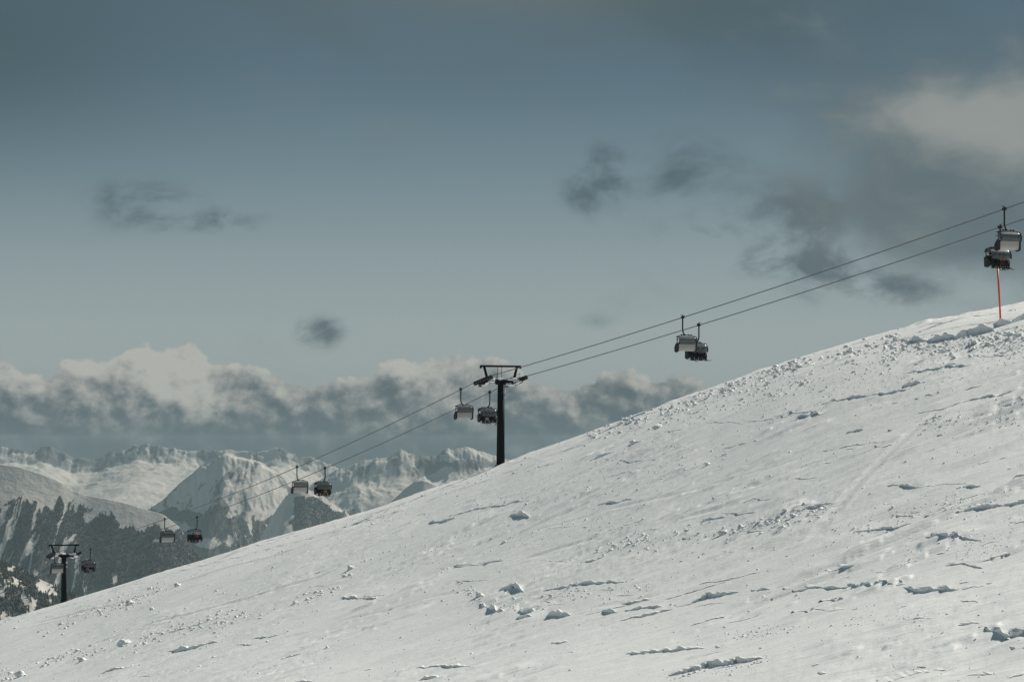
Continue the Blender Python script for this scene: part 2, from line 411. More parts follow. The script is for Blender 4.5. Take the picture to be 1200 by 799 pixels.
# wind lips: small snow ledges whose cut face looks downhill
def ledge_arrays(pl, hpx, seed, seg_px=1.0, jag=.75):
    pl = np.array(pl, float); d = np.r_[0, np.cumsum(np.hypot(*np.diff(pl, axis=0).T))]; n = max(8, int(d[-1] / seg_px))
    t = np.linspace(0, d[-1], n); px = np.interp(t, d, pl[:, 0]); py = np.interp(t, d, pl[:, 1]); tn = t / d[-1]
    X, Y = hit(px, py); Y = Y + (.25 + hpx * .05) * fbm(t / 15, t * 0, 3, .5, seed); Z = slope_h(X, Y)
    H = hpx / F * Y.mean()
    hh = H * np.clip(np.sin(np.pi * tn), 0, 1) ** .6 * np.clip(.74 + min(jag, 3.4 / hpx) * 1.5 * fbm(t / 11, t * 0 + .3, 4, .55, seed + 3), .0, 1.8)
    o1 = hh * (.35 + .3 * fbm(t / 17, t * 0, 2, .5, seed + 9))
    rg = .16 * H * fbm(t / 5, t * 0 + 1.1, 3, .6, seed + 15)
    rows = [(X, Y - .02, Z - .25), (X - o1 * .1, Y + .02 + rg, Z + hh * .25), (X - o1 * .5, Y - o1 * .7 + rg * .6, Z + hh * .8), (X - o1 * .5, Y - o1 * .8, Z + hh * .96),
            (X, Y + .12, Z + hh * 1.05), (X, Y + .9 + hh, Z + hh * .8)]
    Yb = Y + 2.6 + 6 * hh; rows.append((X, Yb, slope_h(X, Yb) - .12 - .1 * H))
    V = np.stack([np.stack(r, -1) for r in rows], 0)
    return V.reshape(-1, 3), grid_faces(len(rows), n)
LEDGES = [([(920, 688), (960, 686), (1062, 685)], 2.6), ([(1058, 688), (1080, 694), (1124, 691)], 6.0), ([(1128, 598), (1160, 594), (1215, 589)], 4.2),
          ([(1085, 630), (1110, 629), (1150, 632)], 3.0), ([(1156, 743), (1180, 747), (1215, 746)], 6.0), ([(1108, 661), (1130, 660), (1152, 664)], 2.2),
          ([(733, 768), (780, 762), (826, 759)], 3.4), ([(784, 796), (830, 784), (895, 776)], 7.0), ([(636, 692), (690, 684), (731, 682)], 3.2),
          ([(562, 708), (575, 713), (590, 717)], 4.5), ([(608, 717), (618, 719), (626, 716)], 6.0), ([(640, 722), (655, 721), (669, 722)], 6.0), ([(706, 718), (724, 717)], 4.0),
          ([(732, 716), (755, 712), (776, 711)], 3.4), ([(730, 708), (762, 702)], 2.6), ([(726, 728), (790, 714)], 2.2), ([(810, 706), (835, 698), (866, 691)], 4.0), ([(880, 690), (902, 689)], 3.2),
          ([(586, 692), (600, 688), (614, 694)], 7.0), ([(197, 764), (225, 762), (256, 754)], 4.2), ([(398, 704), (420, 702), (442, 703)], 3.0),
          ([(524, 606), (560, 598), (622, 586)], 1.6), ([(503, 613), (518, 612), (534, 608)], 3.4), ([(597, 605), (612, 602), (622, 606)], 4.0),
          ([(1088, 398), (1104, 397), (1122, 394)], 10.0), ([(1118, 395), (1140, 391), (1166, 386)], 14.0), ([(1168, 379), (1176, 378), (1186, 376)], 9.0), ([(1190, 374), (1200, 372), (1215, 370)], 9.0), ([(1064, 400), (1076, 399), (1088, 398)], 6.0),
          ([(1040, 570), (1058, 568), (1075, 569)], 2.6), ([(1120, 572), (1150, 568)], 2.6), ([(960, 475), (1000, 467), (1050, 462)], 2.0), ([(1060, 440), (1110, 433), (1140, 430)], 2.2),
          ([(1058, 455), (1085, 450)], 3.4), ([(1040, 462), (1062, 459)], 3.0), ([(1130, 470), (1180, 462), (1210, 455)], 2.8), ([(930, 490), (965, 486)], 2.6), ([(1176, 478), (1205, 472)], 3.4),
          ([(690, 540), (720, 530)], 2.2), ([(735, 524), (752, 518)], 4.0), ([(820, 612), (850, 606)], 2.4), ([(700, 590), (740, 585)], 2.0),
          ([(490, 798), (515, 795)], 4.0), ([(558, 664), (590, 658)], 2.0), ([(935, 598), (975, 590)], 3.4), ([(1000, 622), (1050, 615), (1080, 606)], 2.4)]
for i, (pl, hp) in enumerate(LEDGES):
    V, Fq = ledge_arrays(pl, hp, i * 3.7)
    link('snow_ledge', np_mesh('snow_ledge', V, Fq, smooth=False), M_SNOW, slope)
VS, FS, off = [], [], 0
rr = np.random.default_rng(3); made = 0
while made < 195:
    x = rr.uniform(-120, 1300); yy = rr.uniform(360, 810)
    ysil = np.interp(x, _xs, _ys)
    if yy < ysil + 14: continue
    if rr.random() > .35 + .65 * (x / 1200): continue
    L = 4 + 75 * rr.random() ** 2.6; sl = -rr.uniform(.02, .30)
    hp = rr.choice([.5, .8, 1.2, 1.9, 2.8], p=[.34, .32, .2, .1, .04]); bow = rr.uniform(-.06, .06) * L
    V, Fq = ledge_arrays([(x, yy), (x + L / 2, yy + sl * L / 2 + bow), (x + L, yy + sl * L)], hp, made * 1.9 + 50)
    VS.append(V); FS.append(Fq + off); off += len(V); made += 1
o = link('minor_snow_ledges', np_mesh('minor_snow_ledges', np.concatenate(VS), np.concatenate(FS)), M_SNOW, slope); o['kind'] = 'stuff'

# ---- loose snow lumps
def ico(sub):
    import bmesh
    bm = bmesh.new(); bmesh.ops.create_icosphere(bm, subdivisions=sub, radius=1.0)
    V = np.array([v.co[:] for v in bm.verts]); Fq = np.array([[v.index for v in f.verts] for f in bm.faces]); bm.free(); return V, Fq
I1, I1f = ico(1); I2, I2f = ico(2); I3, I3f = ico(3)
def lump(V0, seed, amp=.42):
    V = V0.copy(); n = perlin(V[:, 0] * 1.3 + seed, V[:, 1] * 1.3 + V[:, 2] * 2.1) + .5 * perlin(V[:, 0] * 2.9 - seed, V[:, 1] * 2.9 + V[:, 2] * 3.3 + seed)
    return V * (1 + amp * 1.6 * n)[:, None]
BANDS = [  # photo polyline, spread px, count, size px (min,max)
    ([(0, 795), (60, 772), (140, 762), (200, 738), (290, 722), (400, 690), (425, 655)], 7, 520, (1.2, 4.5)), ([(30, 748), (110, 718), (160, 702), (206, 682)], 5, 260, (1.2, 4.0)),
    ([(700, 645), (780, 632), (850, 622), (935, 605), (985, 592)], 10, 420, (1.2, 5.0)), ([(560, 712), (650, 700), (760, 690)], 9, 160, (1.2, 3.6)),
    ([(690, 512), (760, 488), (830, 464), (920, 433), (1000, 410), (1060, 398)], 7, 850, (1.4, 5.6)), ([(760, 500), (850, 470), (940, 446), (1060, 416)], 14, 520, (1.0, 3.8)),
    ([(1050, 405), (1120, 402), (1215, 392)], 11, 800, (1.2, 4.8)), ([(1030, 415), (1120, 412), (1215, 410)], 9, 380, (1.0, 4.2)), ([(880, 470), (1010, 452), (1200, 420)], 18, 360, (1.0, 3.0)),
    ([(1000, 520), (1100, 500), (1200, 482)], 12, 260, (1.0, 3.4)), ([(980, 620), (1090, 600), (1200, 580)], 12, 260, (1.0, 3.4)), ([(840, 745), (960, 735), (1080, 728)], 8, 200, (1.0, 3.0)),
    ([(560, 600), (700, 560), (850, 530)], 18, 260, (.9, 2.8)), ([(420, 660), (560, 630), (760, 600)], 22, 340, (.9, 2.8)), ([(80, 720), (300, 655), (500, 588), (640, 535)], 9, 420, (.8, 2.4)),
    ([(780, 797), (900, 780)], 7, 90, (1.5, 4.0)), ([(540, 690), (560, 700), (590, 716)], 7, 60, (1.5, 4.0)), ([(1060, 650), (1200, 635)], 16, 200, (.9, 2.6))]
LX, LY, LS = [], [], []
rr = np.random.default_rng(17)
for pl, sp, n, (s0, s1) in BANDS:
    pl = np.array(pl, float); d = np.r_[0, np.cumsum(np.hypot(*np.diff(pl, axis=0).T))]
    c_ = rr.uniform(0, d[-1], max(6, n // 12)); t = np.clip(rr.choice(c_, n) + rr.normal(0, 9, n), 0, d[-1])
    LX.append(np.interp(t, d, pl[:, 0]) + rr.normal(0, 3, n)); LY.append(np.interp(t, d, pl[:, 1]) + rr.normal(0, sp * .6, n)); LS.append(s0 + (s1 - s0) * rr.random(n) ** 3.2)
n = 5200; LX.append(rr.uniform(-180, 1380, n)); LY.append(rr.uniform(350, 812, n)); LS.append(.6 + 2.6 * rr.random(n) ** 4)
LX, LY, LS = map(np.concatenate, (LX, LY, LS))
ok = LY > np.interp(LX, _xs, _ys) + .3; LX, LY, LS = LX[ok], LY[ok], LS[ok]
wx_, wy_ = hit(LX, LY); wz_ = slope_h(wx_, wy_); wr_ = LS * .5 / F * wy_ * 1.05
protos = [lump(I2, k * 3.1, .38) for k in range(9)]; protos1 = [lump(I1, k * 2.7, .38) for k in range(9)]
def scatter(sel, pr, fc_):
    VS, FS, off = [], [], 0
    for i in np.where(sel)[0]:
        P0 = pr[i % 9]; a = rr.uniform(0, 6.28); ca, sa = math.cos(a), math.sin(a); r = wr_[i]
        V = P0 * [r * rr.uniform(.7, 1.7), r * rr.uniform(.7, 1.5), r * rr.uniform(.5, .95)]
        V = np.stack([V[:, 0] * ca - V[:, 1] * sa + wx_[i], V[:, 0] * sa + V[:, 1] * ca + wy_[i], V[:, 2] + wz_[i] + r * .14], -1)
        VS.append(V); FS.append(fc_ + off); off += len(V)
    return np.concatenate(VS), np.concatenate(FS)
bigl = LS > 2.7
o = link('loose_snow_lumps', np_mesh('loose_snow_lumps', *scatter(bigl, protos, I2f), smooth=True), M_SNOW); tag(o, 'small broken snow lumps scattered in bands over the slope', 'snow lumps', kind='stuff')
o = link('loose_snow_crumbs', np_mesh('loose_snow_crumbs', *scatter(~bigl, protos1, I1f), smooth=True), M_SNOW); tag(o, 'tiny snow crumbs sprinkled thinly over the whole slope', 'snow crumbs', kind='stuff')
# the largest chunks, one by one
CH = [(145, 757, 17), (152, 708, 12), (178, 716, 7), (208, 686, 9), (96, 775, 11), (24, 793, 14), (411, 668, 10), (404, 676, 7), (346, 706, 7), (562, 699, 11), (600, 690, 9), (655, 718, 8),
      (771, 502, 13), (829, 544, 7), (847, 624, 12), (868, 617, 10), (930, 605, 10), (952, 600, 8), (836, 588, 5), (1184, 392, 11), (1169, 396, 10), (1142, 404, 9), (1060, 406, 8), (941, 450, 8), (1193, 398, 12), (742, 519, 8), (1158, 404, 9), (1078, 408, 8), (645, 700, 6), (1092, 414, 7)]
for i, (x, yy, dpx) in enumerate(CH):
    X, Y = hit(x, yy); X = float(X); Y = float(Y); r = dpx * .43 / F * Y
    me = np_mesh('snow_chunk', lump(I3, i * 4.3 + 1, .40) * [r * 1.05, r * .9, r * .75], I3f, smooth=True)
    o = link('snow_chunk', me, M_SNOW); o.location = (X, Y, float(gz(X, Y)[0]) + r * .22); o.rotation_euler = (0, 0, i * 1.3)
    lab = ('tallest lone upright snow chunk low on the slope' if i == 0 else
           'snow chunk in the crumbled debris under the red marker pole' if x > 1040 and yy < 420 else
           'snow chunk in the crumbly row crossing the middle of the slope' if 840 < x < 960 and yy > 550 else
           'snow chunk along the debris bands downhill of the far lower tower' if x < 230 else
           'snow chunk on the upper slope near the crest, uphill of the tall tower' if yy < 560 and x > 700 else
           'loose snow chunk lying among dark wind ledges below the tall tower')
    tag(o, lab, 'snow chunk', 'snow chunks: ' + lab)

# ------------------------------------------------------------------ mountains
def mat_mountain():
    m = bpy.data.materials.new('alpine_snow_and_rock'); m.use_nodes = True; nb = NB(m.node_tree); p = m.node_tree.nodes['Principled BSDF']
    p.inputs['Roughness'].default_value = .8; p.inputs['Specular IOR Level'].default_value = .15
    g = nb.new('ShaderNodeNewGeometry'); P = g.outputs['Position']
    fa = nb.new('ShaderNodeAttribute', attribute_name='forest').outputs['Fac']; ra = nb.new('ShaderNodeAttribute', attribute_name='rock').outputs['Fac']
    n = nb.noise(P, .02, 6, .65); n2 = nb.noise(P, .004, 5, .6)
    rockm = nb.sstep(nb.m('ADD', ra, nb.m('MULTIPLY', nb.m('SUBTRACT', n, .5), 1.1)), .38, .62)
    form = nb.sstep(nb.m('ADD', fa, nb.m('MULTIPLY', nb.m('SUBTRACT', n, .5), .9)), .40, .60)
    c = nb.mix(n2, (.58, .56, .53), (.72, .68, .61))  # old snow and fine rock; cloud shade and sun warmth mixed into the colour
    c = nb.mix(rockm, c, nb.mix(n, (.12, .125, .13), (.26, .255, .25)))
    c = nb.mix(nb.m('MULTIPLY', form, .9), c, nb.mix(n, (.022, .030, .027), (.05, .06, .055)))
    nb.l.new(c, p.inputs['Base Color'])
    bn = nb.new('ShaderNodeBump'); bn.inputs['Strength'].default_value = .5; bn.inputs['Distance'].default_value = 12.0
    nb.l.new(n, bn.inputs['Height']); nb.l.new(bn.outputs[0], p.inputs['Normal'])
    return m
M_MTN = mat_mountain()
M_TREE = mat_simple('conifer_needles', (.030, .042, .036), .85, var=.5, bscale=.5)
def sm(a, b_, x): t = np.clip((x - a) / (b_ - a), 0, 1); return t * t * (3 - 2 * t)
def gb(px, py, x, y_, rx, ry): return np.exp(-((px - x) / rx) ** 2 - ((py - y_) / ry) ** 2)
MT = {}
def mountain(name, label, skyl, D, x0, x1, step, front, back, drop, rough, masks, rows=150, jag=0., seed=0., keep=.05):
    px = np.arange(x0, x1 + step, step); sx = [p[0] for p in skyl]; sy = [p[1] for p in skyl]
    yc = np.interp(px, sx, sy); k = np.exp(-np.linspace(-2, 2, 9) ** 2); k /= k.sum(); yc = np.convolve(np.pad(yc, 4, mode='edge'), k, 'valid')
    yc = yc - jag * ridged(px / 26, px * 0 + seed, 4, .6, seed) + jag * .4
    kw = np.exp(-np.linspace(-2, 2, int(70 / step) | 1) ** 2); kw /= kw.sum(); ysm = np.convolve(np.pad(yc, len(kw) // 2, mode='edge'), kw, 'valid')
    X1 = (px - 600) / F * D; Zc = (HOR - yc) / F * D; Zs = (HOR - ysm) / F * D
    q = np.concatenate([-back * np.linspace(1, 0, 14)[:-1] ** 1.5, front * np.linspace(0, 1, rows) ** 1.25])
    QQ, XX = np.meshgrid(q, X1, indexing='ij'); sh = .5 + .5 * np.exp(-np.abs(QQ) / (front * .45)); jx = XX + front * .06 * sm(0, front * .15, np.abs(QQ)) * perlin(XX / front * 3 + seed, QQ / front * 4); dec = np.exp(-np.abs(QQ) / (front * keep)); Zr = np.interp(jx, X1, Zs) + np.interp(jx, X1, Zc - Zs) * dec
    ZZ = Zr - np.where(QQ >= 0, drop(np.maximum(QQ, 0), XX), -QQ * .55) + rough(XX, np.abs(QQ)); YY = D - QQ
    PX = 600 + XX / YY * F; PY = HOR - ZZ / YY * F
    gy, gx = np.gradient(ZZ); sl = np.hypot(gx / np.gradient(XX, axis=1), gy / np.gradient(YY, axis=0))
    PXw = PX + 7 * fbm(XX / front * 14, QQ / front * 10, 4, .6, seed + 3); PYw = PY + 3.5 * fbm(XX / front * 14, QQ / front * 10, 4, .6, seed + 8)
    fo, ro = masks(PXw, PYw, XX, QQ, sl)
    me = np_mesh(name, np.stack([XX, YY, ZZ], -1).reshape(-1, 3), grid_faces(*QQ.shape), True, {'forest': fo, 'rock': ro})
    o = link(name, me, M_MTN); tag(o, label, kind='structure')
    MT[label] = (XX, YY, ZZ, fo, PX, PY)
    return label
# far snowy range under the clouds
def couloir(X, q, sc_, seed):           # broken crags: warped, stretched down the fall line
    w1 = fbm(X / (sc_ * 2), q / (sc_ * 2), 3, .5, seed); return fbm(X / sc_ + .8 * w1, q / (sc_ * 2.2) + .5 * w1, 5, .62, seed + 4)
far = mountain('far_mountains', 'hazy far snowy range fading up into the cloud bank',
    [(-90, 530), (0, 527), (30, 532), (55, 526), (85, 538), (110, 541), (130, 533), (150, 527), (178, 525), (200, 528), (220, 533), (245, 529), (270, 531), (300, 533), (330, 528), (348, 538), (372, 541), (395, 552), (430, 560), (700, 575)],
    22000, -90, 640, 1.2, 3800, 1800,
    lambda q, X: np.where(q < 150, q * .75, 112 + (q - 150) * .17),
    lambda X, q: (30 * fbm(X / 380 + .8 * perlin(X / 600, q / 500), q / 520, 5, .55, 2.) + 22 * fbm(X / 150 + .6 * perlin(X / 200, q / 160), q / 130, 4, .58, 12.)) * (.2 + np.exp(-q / 600)) * sm(0, 40, q) + 45 * sm(100, 900, q) * fbm(X / 1300, q / 1100, 4, .5, 5.) + 7 * fbm(X / 80, q / 90, 4, .6, 6.),
    lambda px, py, X, q, sl: (0 * px, np.clip(.46 + 1.5 * couloir(X, q, 170, 4.) + .5 * fbm(X / 900, q * 0, 2, .5, 7.), 0, .95) * np.exp(-(np.maximum(q, 0) / np.clip(150 + 260 * fbm(X / 520, q * 0 + 2.2, 3, .6, 3.), 25, 400)) ** 2) + .62 * gb(px, py, 112, 567, 16, 4) + .5 * gb(px, py, 175, 577, 20, 4) + .3 * gb(px, py, 140, 560, 14, 4)),
    jag=3.4, seed=2., keep=.022)
# banded massif on the right
mountain('mountain', 'pale far massif crossed by a dark rock band',
    [(330, 585), (365, 570), (390, 556), (410, 549), (432, 541), (455, 538), (468, 530), (482, 534), (498, 537), (512, 537), (524, 528), (532, 530), (548, 526), (562, 531), (585, 538), (630, 552), (720, 580)],
    18000, 330, 720, 1.0, 2600, 1500,
    lambda q, X: np.where(q < 60, q * .6, np.where(q < 190, 36 + (q - 60) * .8, 140 + (q - 190) * .40)),
    lambda X, q: sm(0, 90, q) * (30 * fbm(X / 230 + .9 * perlin(X / 400, q / 400), q / 420, 5, .58, 7.) + 20 * ridged(X / 420 + .4 * perlin(X / 300, q / 300), q / 900, 4, .5, 9.) - 12) + 4 * fbm(X / 60, q / 60, 3, .6, 6.),
    lambda px, py, X, q, sl: (.75 * sm(590, 606, py + 12 * couloir(X, q, 90, 3.)) * sm(470, 400, px),
        (.85 + .5 * couloir(X, q, 90, 1.)) * sm(484, 500, px) * sm(579, 570, px) * np.exp(-((py - 543.5 - 4 * fbm(X / 120, q / 200, 4, .6, 2.) - .00045 * (px - 525) ** 2) / 4.2) ** 2)
        + np.clip(.20 + 1.3 * couloir(X, q, 120, 4.), 0, .85) * sm(576, 548, py)), jag=2.6, seed=5.)
# pyramid mountain
pyr = mountain('mountain', 'snowy pyramid peak with forest on its lower flanks',
    [(60, 660), (120, 622), (150, 608), (175, 598), (195, 583), (215, 563), (238, 545), (256, 534), (264, 531), (272, 534), (285, 538), (305, 543), (325, 556), (338, 568), (352, 573), (372, 578), (392, 592), (420, 612), (470, 640)],
    15000, 60, 470, .9, 1700, 1300,
    lambda q, X: q * .74 + 10 * (1 - np.exp(-q / 120)),
    lambda X, q: sm(0, 70, q) * (34 * ridged(X / 420 + .35 * perlin(X / 500, q / 500), q / 1000 + .2 * perlin(X / 300, q / 400), 5, .58, 3.7) - 20 + 22 * fbm(X / 300, q / 400, 4, .55, 8.)) + 3 * fbm(X / 45, q / 45, 3, .6, 6.),
    lambda px, py, X, q, sl: (np.clip(sm(590, 606, py + 16 * couloir(X, q, 110, 3.) - 14 * gb(px, py, 312, 592, 40, 30) + 2) - 1.2 * gb(px, py, 206, 617, 24, 6) - 1.2 * gb(px, py, 243, 636, 16, 6) - 1.0 * gb(px, py, 268, 632, 5, 6)
                - .9 * sm(.05, .35, couloir(X, q, 48, 5.)) * sm(250, 300, px), 0, 1) * sm(566, 582, py),
        np.clip(.17 + 1.25 * couloir(X, q, 90, 14.), 0, .8) * sm(608, 594, py)), jag=1.2, seed=8., keep=.32)
mountain('hill', 'smooth grey shaded snow cone before the banded massif',
    [(400, 640), (430, 612), (447, 598), (460, 586), (474, 573), (486, 564), (496, 562), (506, 566), (520, 573), (535, 580), (570, 596), (620, 620)],
    12500, 400, 620, 1.0, 1200, 900, lambda q, X: q * 1.0, lambda X, q: sm(0, 80, q) * 7 * fbm(X / 180, q / 260, 4, .5, 3.) + 1.2 * fbm(X / 40, q / 40, 3, .6, 1.),
    lambda px, py, X, q, sl: (.5 * sm(588, 600, py + 9 * fbm(X / 80, q / 80, 3, .6, 1.)), 0 * px), rows=90)
spur = mountain('hill', 'dark forested spur with a bright snowy left edge',
    [(300, 640), (322, 600), (334, 582), (343, 575), (352, 573), (362, 577), (376, 586), (392, 599), (405, 610), (440, 640)],
    12800, 300, 440, .8, 1100, 700, lambda q, X: q * .6, lambda X, q: sm(0, 60, q) * (22 * fbm(X / 150 + .5 * perlin(X / 200, q / 200), q / 350, 4, .55, 9.)),
    lambda px, py, X, q, sl: (sm(577, 586, py + 9 * couloir(X, q, 60, 1.)) * sm(338, 352, px + 10 * fbm(X / 60, q / 60, 3, .6, 7.)), .3 * sm(.5, .8, sl)), rows=120)
# long left ridge: bare snow above, forest below
left = mountain('mountain', 'long shaded snow ridge on the left, forested below its treeline',
    [(-120, 540), (0, 544), (22, 547), (50, 556), (72, 565), (85, 574), (100, 580), (128, 585), (150, 590), (172, 597), (192, 603), (210, 617), (225, 640), (250, 668), (320, 705)],
    9000, -120, 320, .85, 1100, 900,
    lambda q, X: q * 1.08,
    lambda X, q: sm(40, 260, q) * (20 * ridged(X / 190 + .5 * perlin(X / 220, q / 260), q / 800, 4, .5, 1.3) - 8 + 8 * fbm(X / 120, q / 160, 4, .55, 4.)) + 1.6 * sm(0, 60, q) * fbm(X / 40, q / 60, 3, .6, 6.),
    lambda px, py, X, q, sl: (np.clip(sm(-5, 6, py - np.interp(px, [-120, 0, 40, 62, 100, 130, 145, 165, 185, 210, 320], [566, 578, 586, 590, 598, 609, 621, 610, 613, 622, 640]) + 16 * couloir(X, q, 40, 3.))
                - 1.1 * sm(108, 74, px) * sm(.0, .26, couloir(X + .25 * q, q * .3, 26, 5.6)) - 1.0 * gb(px, py, 106, 603, 5, 8)
                - 1.1 * gb(px, py, 205, 612, 18, 6) - .9 * gb(px, py, 186, 633, 9, 3) - .8 * sm(.12, .35, couloir(X, q, 45, 9.)) * gb(px, py, 120, 685, 40, 18), 0, 1), 0 * px), rows=210)
near_f = mountain('hill', 'near dark forested hillside with broken snow patches',
    [(-120, 625), (-30, 648), (0, 656), (25, 667), (50, 680), (78, 692), (105, 704), (150, 722), (240, 760)],
    5000, -120, 240, 1.1, 600, 500, lambda q, X: q * .6, lambda X, q: sm(0, 60, q) * (8 * ridged(X / 90, q / 300, 4, .5, 6.) + 3 * fbm(X / 40, q / 60, 3)),
    lambda px, py, X, q, sl: (np.clip(1 - 1.3 * sm(.08, .42, couloir(X, q, 18, 3.5)) - .9 * gb(px, py, 52, 688, 13, 7) - .8 * gb(px, py, 96, 696, 4, 4) - .8 * gb(px, py, 3, 690, 6, 14), 0, 1), 0 * px), rows=120)

# conifer forests standing on those flanks
def forest(key, n, hgt, name, label, seed, mind):
    XX, YY, ZZ, fo, PX, PY = MT[key]; r = np.random.default_rng(seed); nr, nc = XX.shape
    VS, FS, off, cnt, tries = [], [], 0, 0, 0
    top = 13
    ri = r.integers(top, nr - 2, n * 30); ci = r.integers(1, nc - 2, n * 30); w_ = np.abs(YY[ri, ci] - YY[ri + 1, ci]); w_ = w_ / w_.max()
    sil = np.interp(PX[ri, ci], _xs, _ys)
    keep = (fo[ri, ci] > mind + .35 * r.random(len(ri))) & (r.random(len(ri)) < w_) & (PX[ri, ci] > -40) & (PX[ri, ci] < 620) & (PY[ri, ci] < sil + 25)
    ri, ci = ri[keep][:n], ci[keep][:n]; m = len(ri)
    fx_, fy = r.random(m), r.random(m)
    X = XX[ri, ci] + fx_ * (XX[ri, ci + 1] - XX[ri, ci]); Y = YY[ri, ci] + fy * (YY[ri + 1, ci] - YY[ri, ci])
    Z = np.minimum(np.minimum(ZZ[ri, ci], ZZ[ri + 1, ci]), ZZ[ri, ci + 1]) - .5
    H = hgt * r.uniform(.55, 1.25, m); R = H * r.uniform(.17, .26, m); a0 = r.uniform(0, 6.28, m)
    an = np.arange(5) * 2 * np.pi / 5
    V = []
    for (rr_, zz_) in ((1.0, .10), (.45, .55), (.72, .50)):
        V.append(np.stack([X[:, None] + np.cos(an + a0[:, None]) * R[:, None] * rr_, Y[:, None] + np.sin(an + a0[:, None]) * R[:, None] * rr_, np.repeat((Z + H * zz_)[:, None], 5, 1)], -1))
    apex = np.stack([X, Y, Z + H], -1)[:, None]; root = np.stack([X, Y, Z - 1], -1)[:, None]
    V = np.concatenate(V + [apex, root], 1)        # 17 verts per tree: two stacked skirts, tip and foot
    T = []
    for k in range(5):
        j = (k + 1) % 5; T += [(k, j, 5 + j), (k, 5 + j, 5 + k), (10 + k, 10 + j, 15)]
    T = np.array(T); Fq = (T[None] + (np.arange(m) * 17)[:, None, None]).reshape(-1, 3)
    o = link(name, np_mesh(name, V.reshape(-1, 3), Fq, False), M_TREE); tag(o, label, 'forest', kind='stuff')
forest(left, 12000, 8, 'conifer_forest', 'dark conifer forest below the long left snow ridge', 1, .35)
forest(pyr, 8000, 12, 'conifer_forest', 'dark conifer forest around the foot of the pyramid peak', 2, .35)
forest(spur, 2500, 10, 'conifer_forest', 'dark conifer forest on the small spur', 3, .35)
forest(near_f, 4000, 6.5, 'conifer_forest', 'near dark conifers between broken snow patches', 4, .3)
# valley floor out to the horizon
vf = np_mesh('valley_floor', [(-24000, 1200, -1250), (24000, 1200, -1250), (24000, 27000, -1250), (-24000, 27000, -1250)], [(0, 1, 2, 3)], False)
tag(link('valley_floor', vf, mat_simple('valley_snow', (.6, .62, .64), .9, var=.2, bscale=.01)), 'snowy valley floor', kind='structure')

# ------------------------------------------------------------------ haze
hz = MB().box((0, 12000, -595.5), (49000, 31000, 1331)).mesh('haze')
hm = bpy.data.materials.new('haze'); hm.use_nodes = True; hb = NB(hm.node_tree); hb.n.clear()
ho = hb.new('ShaderNodeOutputMaterial'); pv = hb.new('ShaderNodeVolumePrincipled')
pv.inputs['Color'].default_value = (.50, .67, .745, 1); pv.inputs['Density'].default_value = 3.3e-5; pv.inputs['Anisotropy'].default_value = 0.0
hb.l.new(pv.outputs[0], ho.inputs['Volume'])
hzo = link('haze', hz, hm); tag(hzo, 'pale mountain haze filling the valley', kind='stuff')

# ------------------------------------------------------------------ chairlift materials
M_STEEL = mat_simple('dark_galvanised_steel', (.012, .014, .016), .85, 0., .06, var=.25, bump=.15, bscale=14)
M_FRAME = mat_simple('grey_frame_paint', (.013, .015, .017), .5, 0., .25, var=.2)
M_BLACK = mat_simple('black_rubber', (.015, .016, .017), .7, var=.3)
M_ROPE = mat_simple('steel_rope', (.15, .16, .165), .6, .2, var=.2)
M_PAD = mat_simple('dark_seat_pad', (.03, .032, .036), .7, var=.25)
M_SHELL = mat_simple('pale_back_shell', (.40, .40, .385), .45, var=.08)
M_PLATE = mat_simple('white_plate', (.75, .75, .73), .5, var=.05)
M_RED = mat_simple('signal_red_paint', (.75, .07, .035), .45, var=.12)
def mat_bubble():
    m = bpy.data.materials.new('tinted_bubble_acrylic'); m.use_nodes = True; nb = NB(m.node_tree); nt = m.node_tree; p = nt.nodes['Principled BSDF']
    p.inputs['Base Color'].default_value = (.11, .125, .13, 1); p.inputs['Roughness'].default_value = .32; p.inputs['Specular IOR Level'].default_value = .7
    tr = nb.new('ShaderNodeBsdfTransparent'); tr.inputs[0].default_value = (.62, .66, .68, 1)
    mx = nb.new('ShaderNodeMixShader'); mx.inputs[0].default_value = .50
    nb.l.new(tr.outputs[0], mx.inputs[1]); nb.l.new(p.outputs[0], mx.inputs[2]); nb.l.new(mx.outputs[0], nt.nodes['Material Output'].inputs[0])
    return m
M_BUB = mat_bubble()

# ------------------------------------------------------------------ haul ropes
def rope(side, label):
    P = []
    for s in np.arange(-190, 330, 2.0):
        p = line_pt(s, side); P.append((p.x, p.y, rope_z(float(s))))
    o = MB().tube(P, .055, 8).build('haul_rope', M_ROPE, None, True); tag(o, label, 'rope', 'haul ropes of the chairlift'); return o
rope(-1, 'dark steel haul rope carrying the empty chairs, the upper line')
rope(1, 'dark steel haul rope carrying the seated skiers, the lower line')

